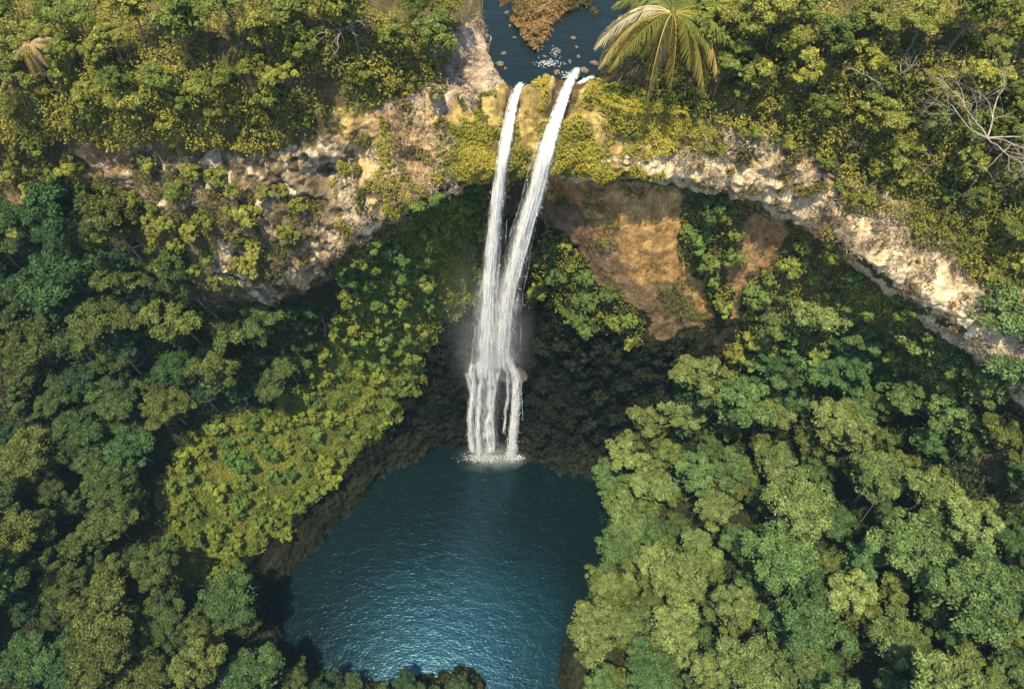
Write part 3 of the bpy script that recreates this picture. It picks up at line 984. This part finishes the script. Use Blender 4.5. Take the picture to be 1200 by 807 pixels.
pL = clear_path([P(611, 97, 80.0), P(607, 104, 79.95)], [(604, 109), (601, 122), (596, 148), (590, 182), (584, 225), (578, 285), (573, 340), (571, 400), (569, 440)], False)
stream('main_stream', pL, [.8, .9, 1.0, 1.1, 1.2, 1.25, 1.35, 1.5, 1.8, 2.4, 2.8], 95, 401, t)
stream('loose_spray', pL[4:], [1.4, 1.6, 1.9, 2.4, 3.6, 5.6, 6.6], 50, 402, t, .8, (.05, .12), (.15, .45), .8, .30)
DC = min(pL[-1][1], 52.9)
cas = np.array([Q(570, 425, DC), Q(572, 450, DC), Q(570, 480, DC), np.array([Q(568, 515, DC)[0], DC, .1])])
gq = np.random.default_rng(55)
for k_, (du_, w_, n_, z0_, z1_, vl_) in enumerate(((-21, .9, 6, .1, .9, .35), (-14, 1.5, 12, 0, .95, .5), (-6, 1.2, 12, .05, 1, .8), (2, 1.9, 16, 0, .97, .7), (10, .9, 8, .1, .95, .5), (16, .9, 6, 0, .7, .3))):
    c_ = resample(cas, 14)[int(z0_ * 13):int(z1_ * 13) + 1]
    c_ = c_ + np.array([du_ * .155, 0, 0]) + np.cumsum(gq.normal(size=(len(c_), 3)) * np.array([.16, .04, 0]), axis=0)
    w0 = w_ * gq.uniform(.7, 1.3, len(c_))
    stream('cascade_strand', c_, w0, n_, 410 + k_, t, .3, (.06, .15), (.25, .75), .5, vl_)
stream('cascade_veil', cas, [5.4, 6.2, 6.4, 7.0], 16, 430, t, .5, (.05, .1), (.2, .5), .9, .10)

t = fall_thing('waterfall', (0, 0, 0), 'broad white waterfall stream dropping below the palm side of the river lip')
pR = clear_path([P(676, 80, 80.02), P(673, 88, 79.98)], [(668, 94), (660, 112), (648, 145), (637, 182), (626, 225), (612, 275), (600, 320), (592, 365), (588, 405), (590, 428)], False)
stream('main_stream', pR, [.8, .9, 1.1, 1.25, 1.4, 1.55, 1.7, 1.9, 2.1, 2.3, 2.4, 2.2], 130, 403, t)
pR2 = pR[3:].copy()
pR2[:, 0] += np.linspace(.5, 1.0, len(pR2))
stream('side_strand', pR2[:6], [.5, .6, .8, 1.0, 1.0, .8], 22, 404, t, .5, (.05, .12), (.3, .8))
stream('loose_spray', pR[4:], [1.8, 2.2, 2.6, 3.2, 4.0, 4.8, 5.4, 5.6], 60, 405, t, .8, (.05, .12), (.15, .45), .8, .30)
stream('side_strand', np.array([P(694, 90, 80.0), P(686, 93, 79.9), Q(678, 98, 59.8), Q(664, 118, 58.4)]), [.7, .7, .8, 1.0], 14, 406, t, .15, (.05, .1))
DE = pR[-1][1]
stream('ledge_strand', np.array([Q(590, 412, DE), Q(597, 424, DE), Q(602, 434, DE - .1), Q(605, 446, DE - .1), Q(605, 468, DE - .1), Q(603, 495, DE - .1), np.array([Q(600, 525, DE)[0], DE - .1, .1])]), [1.2, 1.6, 1.6, 1.7, 1.9, 2.2, 2.5], 60, 407, t, .4, (.08, .17), (.6, 1.0), .3)

# the rock step which the broad stream lands on
def boulder(seed, rx, ry, rz, sub=3):
    g = np.random.default_rng(seed)
    import bmesh
    bm = bmesh.new()
    bmesh.ops.create_icosphere(bm, subdivisions=sub, radius=1)
    v = np.array([x.co[:] for x in bm.verts])
    f = np.array([[l.index for l in p_.verts] for p_ in bm.faces])
    bm.free()
    o_ = g.uniform(0, 90, 3)
    k_ = 1 + .28 * fbm(v + o_, .9, 3, seed)
    for _ in range(7):                                            # flatten some facets
        d = g.normal(size=3)
        d /= np.linalg.norm(d)
        h_ = (v * k_[:, None]) @ d
        cut = g.uniform(.62, .9)
        k_ = np.where(h_ > cut, k_ * cut / np.maximum(h_, 1e-6), k_)
    v = v * k_[:, None] * np.array([rx, ry, rz])
    return mesh_from('boulder', v, f, 3)


p = Q(600, 440, 53.6)
o = link('rock_ledge', boulder(500, 2.6, 1.6, 1.6), M_ROCK, None, category='ledge', label='dark wet rock ledge that splits the broad waterfall stream halfway down its base')
o.location = tuple(p)

# foam where the water lands
M_FOAM, nt, out = new_mat('foam')
p_ = N(nt, 'ShaderNodeBsdfPrincipled', Roughness=.6)
p_.inputs['Base Color'].default_value = (.40, .47, .49, 1)
nt.links.new(p_.outputs[0], out.inputs[0])
g = np.random.default_rng(77)
n_ = 2200
c0 = np.array([cas[-1][0], DC - .2, 0]); c1 = np.array([Q(602, 525, pR[-1][1])[0], pR[-1][1] - .3, 0])
wh = g.uniform(size=n_) < .55
pp = np.where(wh[:, None], c0 + g.normal(size=(n_, 3)) * np.array([1.9, .5, 0]), c1 + g.normal(size=(n_, 3)) * np.array([.9, .5, 0]))
pp[:, 2] = .03 + np.abs(g.normal(size=n_)) * .25
v, f = leaf_quads(pp, g.normal(size=(n_, 3)) * .5 + np.array([0, 0, 1]), g.uniform(.08, .28, n_), g.uniform(.06, .2, n_), g=g)
link('splash_foam', mesh_from('splash_foam', v, f, 4), M_FOAM, kind='stuff')

# drifting mist round the foot of the fall
M_MIST, nt, out = new_mat('mist')
tc = N(nt, 'ShaderNodeTexCoord')
vl = N(nt, 'ShaderNodeVectorMath', operation='LENGTH')
fo = N(nt, 'ShaderNodeMapRange')
fo.inputs[1].default_value, fo.inputs[2].default_value = 1.0, 0.1
fo.interpolation_type = 'SMOOTHSTEP'
nz = N(nt, 'ShaderNodeTexNoise', Scale=2.2, Detail=3.0)
nr = N(nt, 'ShaderNodeMapRange')
nr.inputs[1].default_value, nr.inputs[2].default_value = .35, .75
ml = N(nt, 'ShaderNodeMath', operation='MULTIPLY')
m3 = N(nt, 'ShaderNodeMath', operation='MULTIPLY')
m3.inputs[1].default_value = .065
pv_ = N(nt, 'ShaderNodeVolumePrincipled')
pv_.inputs['Color'].default_value = (.84, .94, 1, 1)
nt.links.new(tc.outputs['Object'], vl.inputs[0])
nt.links.new(vl.outputs['Value'], fo.inputs[0])
nt.links.new(tc.outputs['Object'], nz.inputs[0])
nt.links.new(nz.outputs['Fac'], nr.inputs[0])
nt.links.new(fo.outputs[0], ml.inputs[0])
nt.links.new(nr.outputs[0], ml.inputs[1])
nt.links.new(ml.outputs[0], m3.inputs[0])
nt.links.new(m3.outputs[0], pv_.inputs['Density'])
nt.links.new(pv_.outputs[0], out.inputs['Volume'])
ms_ = boulder(600, 1, 1, 1)
ms_.name = 'mist'
o = link('mist', ms_, M_MIST, kind='stuff')
o.location = tuple(Q(574, 400, 51.5))
o.scale = (8.0, 4.5, 26.0)
ms2_ = ms_.copy()
M_SPRAY = M_MIST.copy()
M_SPRAY.name = 'dense_mist'
next(n for n in M_SPRAY.node_tree.nodes if n.type == 'MATH' and abs(n.inputs[1].default_value - .065) < 1e-4).inputs[1].default_value = .20
ms2_.materials.clear()
o = link('mist', ms2_, M_SPRAY, kind='stuff')
o.location = (cas[-1][0] + 1.5, DC - 1.2, 1.5)
o.scale = (8.5, 3.6, 6.5)

# ------------------------------------------------------------------ palm on the lip
M_FROND = leaf_material('palm_fronds', True, .3)


def frond_mesh(seed, L, droop, hang):
    """an arching midrib with leaflets drooping from both sides"""
    g = np.random.default_rng(seed)
    G = Geo()
    n = 22
    t = np.linspace(0, 1, n)
    x = L * t * (1 - .18 * t * droop)
    z = L * (.42 * t - (.55 + .5 * droop) * t ** 2)
    mid = np.stack([x, np.zeros(n) + .12 * np.sin(t * 3) * g.normal(), z], 1)
    G.tube(mid, np.linspace(.085, .02, n), 5, (1.1, 1.0, .8))
    for side in (-1, 1):
        for k_ in range(58):
            s = .10 + .9 * (k_ + g.uniform(0, .8)) / 58
            b = np.array([np.interp(s, t, mid[:, c_]) for c_ in range(3)])
            ll = L * .23 * math.sin(math.pi * min(1, .12 + s * .9)) ** .6 * g.uniform(.75, 1.1) + .1
            fwd = g.uniform(.35, .75)
            dirv = np.array([fwd, side * (1 - hang * .45), -hang * g.uniform(.5, 1.0)])
            dirv /= np.linalg.norm(dirv)
            e1 = b + dirv * ll * .55
            e2 = b + dirv * ll + np.array([0, 0, -ll * .28 * (1 + hang)])
            wv = np.array([.06, 0, .02])
            q = np.array([b - wv * .6, b + wv * .6, e1 + wv, e1 - wv, e2 + wv * .2, e2 - wv * .2])
            G.add(q, [[0, 1, 2, 3], [3, 2, 4, 5]], np.array([1, 1, 1]) * g.uniform(.7, 1.25))
    return G.build('frond')


fr = [frond_mesh(700 + i, 6.6, d_, h_) for i, (d_, h_) in enumerate(((.5, .5), (.9, .8), (1.2, 1.1), (.2, .35)))]
for m_ in fr:
    m_.materials.append(M_FROND)


def ground_z(x, y):
    d = (FT[:, 0] - x) ** 2 + (FT[:, 1] - y) ** 2 + np.where(FROW > 6.2, 0, 1e4)
    return FT[np.argmin(d), 2]


hub = P(787, 22, 87.4)
zb = ground_z(hub[0], hub[1])
palm = empty('palm_tree', (hub[0], hub[1], zb), category='palm', label='large palm with drooping golden fronds leaning out over the river lip')
G = Geo()
hz = hub[2] - zb
zz = np.linspace(-1, hz, 14)
G.tube(np.stack([np.sin(zz * .3) * .12, np.zeros(14), zz], 1), np.linspace(.34, .22, 14) * (1 + .06 * (np.arange(14) % 2)), 9, (1, 1, 1))
link('trunk', G.build('trunk', True), M_BARK, palm)
G = Geo()
G.tube(np.array([[0, 0, hz - .3], [0, 0, hz + .5], [0, 0, hz + 1.1]]), [.28, .36, .12], 8)
link('crownshaft', G.build('crownshaft', True), M_FROND, palm).color = (.16, .15, .04, 1)
#        heading (deg, 0 = east, 90 = away from camera), kind, scale, colour
FR = [(-150, 1, 1.0, (.30, .25, .08)), (-112, 2, 1.05, (.38, .31, .17)), (-92, 1, .95, (.30, .24, .08)), (-72, 0, .8, (.15, .15, .035)), (-38, 1, 1.0, (.31, .23, .10)), (-18, 1, .95, (.24, .22, .07)),
      (5, 1, .95, (.24, .21, .07)), (28, 0, .95, (.15, .15, .04)), (62, 0, .9, (.11, .13, .035)), (100, 0, .9, (.11, .13, .035)), (135, 0, .95, (.15, .15, .045)), (160, 1, 1.0, (.48, .40, .28)),
      (178, 1, 1.05, (.50, .43, .32)), (-168, 1, 1.08, (.36, .29, .13)), (-128, 0, .7, (.12, .14, .035)), (45, 3, .8, (.12, .15, .035)), (-55, 3, .7, (.14, .16, .04)), (120, 3, .75, (.11, .14, .035)), (-8, 0, 1.1, (.17, .17, .045)), (16, 1, 1.12, (.22, .20, .06)), (-28, 3, .95, (.16, .17, .045)), (-62, 1, 1.0, (.26, .22, .08)), (-140, 3, .9, (.18, .18, .05)), (80, 0, .85, (.12, .14, .04)), (-100, 3, .65, (.2, .17, .04))]
for h_, k_, s_, c_ in FR:
    o = link('frond', fr[k_], None, palm)
    o.location = (0, 0, hz + .45)
    o.rotation_euler = (rnd.uniform(-.15, .15), rnd.uniform(-.08, .08), R(h_))
    s_ *= 1.12
    o.scale = (s_, s_ * .8, s_)
    o.color = (c_[0] * 1.02, c_[1] * 1.1, c_[2], 1)

# ------------------------------------------------------------------ bare bleached trees
def bare_tree(seed, reach, depth_, nmain, up):
    g = np.random.default_rng(seed)
    G = Geo()

    def grow(p, d, L, r, lev):
        n = 7
        pts = [p]
        for _ in range(n - 1):
            d = d + g.normal(size=3) * .16
            d /= np.linalg.norm(d)
            pts.append(pts[-1] + d * L / (n - 1))
        G.tube(np.array(pts), np.linspace(r, r * .55, n), 5 if lev else 7)
        if lev >= depth_:
            return
        for k_ in range(4 if lev < 2 else 3):
            i = g.integers(2, n)
            dd = d + g.normal(size=3) * .62
            dd[2] += .1
            dd /= np.linalg.norm(dd)
            grow(pts[i], dd, L * g.uniform(.5, .72), r * .55 * (1 - .04 * i), lev + 1)

    for k_ in range(nmain):
        a = 2 * math.pi * (k_ + g.uniform(-.25, .25)) / nmain
        d = np.array([math.cos(a), math.sin(a), up * g.uniform(.5, 1.3)])
        grow(np.array([0, 0, 0.]), d / np.linalg.norm(d), reach * g.uniform(.6, .85), reach * .0115, 0)
    return G.build('branches', True)



def ground_at(u, v, r=4):
    ii = np.flatnonzero((np.abs(FU - u) < r) & (np.abs(FV - v) < r) & FACING & (FDEP > 1))
    return ii[np.argmin(FDEP[ii])]


def bare(name, u, v, lift, seed, reach, depth_, nmain, up, label, cat='bare tree', mat=None):
    i = ground_at(u, v)
    root = FT[i] - FN[i] * .4
    ax = FN[i] * .7 + np.array([0, 0, .8])
    top = FT[i] + ax / np.linalg.norm(ax) * lift
    o = empty(name, tuple(root), category=cat, label=label)
    link('branches', bare_tree(seed, reach, depth_, nmain, up), mat or M_DEAD, o).location = tuple(top - root)
    G = Geo()
    q = np.linspace(0, 1, 7)[:, None]
    G.tube((top - root) * q + np.array([.12, .1, 0]) * np.sin(q * 3), np.linspace(reach * .026, reach * .016, 7), 7)
    link('trunk', G.build('trunk', True), mat or M_DEAD, o)
    return o


bare('bare_tree', 1130, 176, 5.6, 801, 6.2, 4, 6, .45, 'large bleached bare tree with spreading white limbs above the pale rim')
bare('bare_tree', 1000, 104, 3.0, 802, 2.8, 2, 4, .3, 'small bleached snag poking out of the plateau scrub far from the palm')
bare('bare_tree', 405, 62, 3.0, 803, 3.4, 2, 5, .4, 'pale bare treetop among green plateau trees across the river from the palm')
bare('bare_tree', 1085, 190, 1.6, 804, 2.6, 2, 4, .3, 'tangle of low grey branches beside the large bleached tree')
bare('bare_tree', 990, 175, 1.5, 805, 1.8, 2, 3, .9, 'thin pale dead sapling just above the rim rock')
bare('bare_tree', 540, 38, 2.2, 806, 2.6, 2, 4, .7, 'leaning pale dead branch at the water edge beside the grey scree')
bare('bare_tree', 1005, 608, 9.5, 807, 3.6, 1, 2, .2, 'single pale dead branch sticking out of the sunny forest canopy')
bare('bare_tree', 1040, 100, 2.5, 808, 2.4, 2, 3, .9, 'pale upright dead trunk in the scrub behind the large bleached tree')

# withered palms on the wooded plateau

def dry_palm(u, v, hz, size, label, tint):
    i = ground_at(u, v)
    r_ = empty('withered_palm', tuple(FT[i]), category='palm', label=label, group='withered palms on the plateau')
    G = Geo()
    G.tube(np.stack([np.zeros(5), np.zeros(5), np.linspace(-.6, hz, 5)], 1), np.linspace(.2, .14, 5), 7)
    link('trunk', G.build('trunk', True), M_BARK, r_)
    for k_ in range(11):
        o = link('frond', fr[k_ % 4], None, r_)
        o.location = (0, 0, hz)
        o.rotation_euler = (rnd.uniform(-.2, .2), rnd.uniform(-.2, .1), k_ * 2.4)
        q_ = size * rnd.uniform(.7, 1.1)
        o.scale = (q_, q_, q_)
        o.color = tuple(np.array(tint) * rnd.uniform(.75, 1.15)) + (1,)


dry_palm(62, 104, 4.6, .40, 'upper straw coloured withered palm standing among the plateau trees', (.44, .36, .20))
dry_palm(45, 132, 4.3, .46, 'lower straw coloured withered palm, the broader of the pair', (.48, .40, .20))

# ------------------------------------------------------------------ river stones and dry reeds
bl = [boulder(520 + i, 1, 1, .75, 3) for i in range(5)]
for m_ in bl:
    m_.materials.append(M_ROCK)
STONES = [(590, 62, .5, 'flat stone by the grey scree bank'), (586, 74, .55, 'square stone against the scree bank of the river'), (592, 80, .4, 'low stone below the square one at the scree bank'),
          (638, 66, .35, 'stone at the white riffle'), (646, 74, .4, 'wet stone in the middle of the white riffle'), (655, 60, .4, 'dark stone just upstream of the riffle'), (652, 84, .7, 'brown stone between the two stream heads'),
          (640, 90, .8, 'broad brown stone on the lip beside the broad stream head'), (630, 96, .7, 'brown stone on the lip between the streams'), (620, 102, .5, 'small stone beside the slim stream head'),
          (668, 72, .5, 'stone in the channel above the broad stream head'), (678, 66, .4, 'small stone in the channel under the palm'), (684, 82, .6, 'rusty stone at the head of the side strand'),
          (598, 30, .35, 'pebbly stone off the reed island point'), (603, 44, .3, 'small stone beside the reed island tip'), (594, 14, .4, 'stone in the narrow channel by the reed island'),
          (672, 44, .4, 'stone on the palm side of the reed island'), (676, 55, .35, 'stone below the reed island on the palm side'), (696, 74, .6, 'dark stone under the palm bank'), (664, 88, .5, 'stone washed by the broad stream head')]
for i, (u, v, s_, lab) in enumerate(STONES):
    p = P(u, v, 79.95)
    o = link('river_stone', bl[i % 5], None, None, category='stone', label=lab, group='stones in the river above the lip')
    o.location = (p[0], p[1], 79.9)
    o.scale = (s_ * rnd.uniform(.55, 1.0), s_ * rnd.uniform(.35, .7), s_ * rnd.uniform(.4, .7))
    o.rotation_euler = (0, 0, rnd.uniform(0, 6))

low_growth('dry_reeds', FISL & IN_VIEW & (fbm(FT, 1.4, 2, 306) > -.45), 16000, .36, (.06, .07, .022), (.27, .18, .08), 31, .45, .6, M_REED, .3)
low_growth('dry_brush', (FZ['scree'] | FZ['rim_pale'] | FZ['tan']) & (fbm(FT, 1.6, 2, 307) > -.05), 22000, .6, (.14, .11, .07), (.50, .42, .32), 32, .4, .3, M_REED, .12)
low_growth('rim_scrub', (FZ['rim_pale'] | FZ['rim_white'] | FZ['tan']) & (fbm(FT, 1.5, 3, 308) > np.where(FZ['rim_white'], .7, .4)), 40000, .24, (.08, .085, .03), (.24, .20, .07), 33, .4)
# white riffle upstream of the broad stream
g = np.random.default_rng(78)
n_ = 260
pp = np.array([P(*q_, 79.92) for q_ in zip(g.normal(642, 8, n_ // 2), g.normal(74, 2.2, n_ // 2))] + [P(*q_, 79.92) for q_ in zip(g.normal(650, 2.5, 40), g.normal(62, 4, 40))] + [P(*q_, 79.96) for q_ in zip(g.normal(668, 5, 140), g.normal(88, 2, 140))])
v, f = leaf_quads(pp, g.normal(size=pp.shape) * .2 + np.array([0, 0, 1]), g.uniform(.1, .36, len(pp)), g.uniform(.03, .08, len(pp)), g=g)
link('river_foam', mesh_from('river_foam', v, f, 4), M_FOAM, kind='stuff')

# ------------------------------------------------------------------ drop plants that are hidden behind others; say which is which
bpy.context.view_layer.update()
dg = bpy.context.evaluated_depsgraph_get()
cam_o = Vector((0, 0, ZC))
g = np.random.default_rng(900)
alive = []
for o in PLANTED:
    crown = next(c for c in o.children if c.name.startswith('crown'))
    mw = crown.matrix_world
    vs = crown.data.vertices
    hits, us, vs_ = 0, [], []
    for k_ in g.integers(0, len(vs), 40):
        p = mw @ vs[int(k_)].co
        u_, v_, d_ = project(np.array(p))
        if not (0 < u_ < 1200 and 0 < v_ < 807):
            continue
        dr = (p - cam_o).normalized()
        ok, loc, nn, ix, ob, mm = scene.ray_cast(dg, cam_o, dr)
        if ok and ob is not None and ob.parent is not None and ob.parent.name == o.name:
            hits += 1
            us.append(float(u_)); vs_.append(float(v_))
    off = not (0 < o['_u'] < 1200 and 0 < o['_v'] < 807)
    if hits >= (1 if off else 2):
        if us:
            o['_u'], o['_v'] = float(np.mean(us)), float(np.mean(vs_))
        alive.append(o)
    else:
        for c in list(o.children):
            bpy.data.objects.remove(c)
        bpy.data.objects.remove(o)

ONES = ['', 'first', 'second', 'third', 'fourth', 'fifth', 'sixth', 'seventh', 'eighth', 'ninth', 'tenth', 'eleventh', 'twelfth', 'thirteenth', 'fourteenth', 'fifteenth', 'sixteenth', 'seventeenth', 'eighteenth', 'nineteenth', 'twentieth']


def ordinal(n):
    if n <= 20:
        return ONES[n]
    tens = {2: 'twenty', 3: 'thirty', 4: 'forty', 5: 'fifty'}[n // 10]
    return tens + '-' + ONES[n % 10] if n % 10 else tens[:-1] + 'ieth'


ANCHOR = {  # place words: (what the row is counted from, its survey u, count rows from)
    'sunny slope': ('pool', 680, 'bottom'), 'shaded slope': ('pool', 330, 'bottom'), 'near shore': ('outlet', 620, 'bottom'),
    'left plateau': ('river', 560, 'top'), 'right plateau': ('palm', 780, 'top'), 'left cliff': ('falls', 580, 'top'),
    'hollow wall': ('falls', 590, 'top'), 'grassy spur': ('falls', 560, 'top'), 'wet wall': ('falls', 600, 'top'), 'pale rim': ('falls', 640, 'top')}
SAY = {'left plateau': 'riverside plateau', 'right plateau': 'palm plateau', 'left cliff': 'broken cliff'}
sets = {}
for o in alive:
    sets.setdefault((o.name.split('.')[0], o['_word']), []).append(o)
for (kind_, word), os_ in sets.items():
    anchor, u_a, side = ANCHOR[word]
    med_s = np.median([o['_s'] for o in os_])
    lum = {o.name: o['_t'][0] * .4 + o['_t'][1] * .6 for o in os_}
    med_l = np.median(list(lum.values()))
    vs_ = np.array([o['_v'] for o in os_])
    nrow = max(1, int(round((vs_.max() - vs_.min()) / 55)))
    edges = np.linspace(vs_.min(), vs_.max() + 1e-3, nrow + 1)
    rws = {}
    for o in os_:
        r_ = int(np.searchsorted(edges, o['_v'], 'right'))
        r_ = min(max(r_, 1), nrow)
        rws.setdefault(r_, []).append(o)
    keys = sorted(rws, reverse=(side == 'bottom'))
    for rn, r_ in enumerate(keys, 1):
        for on, o in enumerate(sorted(rws[r_], key=lambda q_: abs(q_['_u'] - u_a)), 1):
            size = 'broad' if o['_s'] > med_s else 'small'
            tone = 'pale' if lum[o.name] > med_l else 'dark'
            o['label'] = f"{size} {tone} {kind_.replace('_', ' ')} on the {SAY.get(word, word)}, {ordinal(on)} from {anchor} in {ordinal(rn)} row {'up' if side == 'bottom' else 'down'}"
for o in alive:
    for k_ in ('_u', '_v', '_s', '_t', '_word'):
        del o[k_]
cnt = {}
for o in alive:
    cnt[o.name.split('.')[0]] = cnt.get(o.name.split('.')[0], 0) + 1
print('PLANTS', len(PLANTED), len(alive), cnt)

# ------------------------------------------------------------------ thin air haze over the whole bowl
M_HAZE, nt, out = new_mat('haze')
hv = N(nt, 'ShaderNodeVolumePrincipled')
hv.inputs['Color'].default_value = (.45, .78, 1.0, 1)
hv.inputs['Density'].default_value = 0.00012
nt.links.new(hv.outputs[0], out.inputs['Volume'])
hb = np.array([[x_, y_, z_] for z_ in (-10.5, 131.0) for x_, y_ in ((-275, -100), (275, -100), (275, 390), (-275, 390))], float)
hf = [[3, 2, 1, 0], [4, 5, 6, 7], [0, 1, 5, 4], [1, 2, 6, 5], [2, 3, 7, 6], [3, 0, 4, 7]]
link('haze', mesh_from('haze', hb, hf, 4), M_HAZE, kind='stuff')
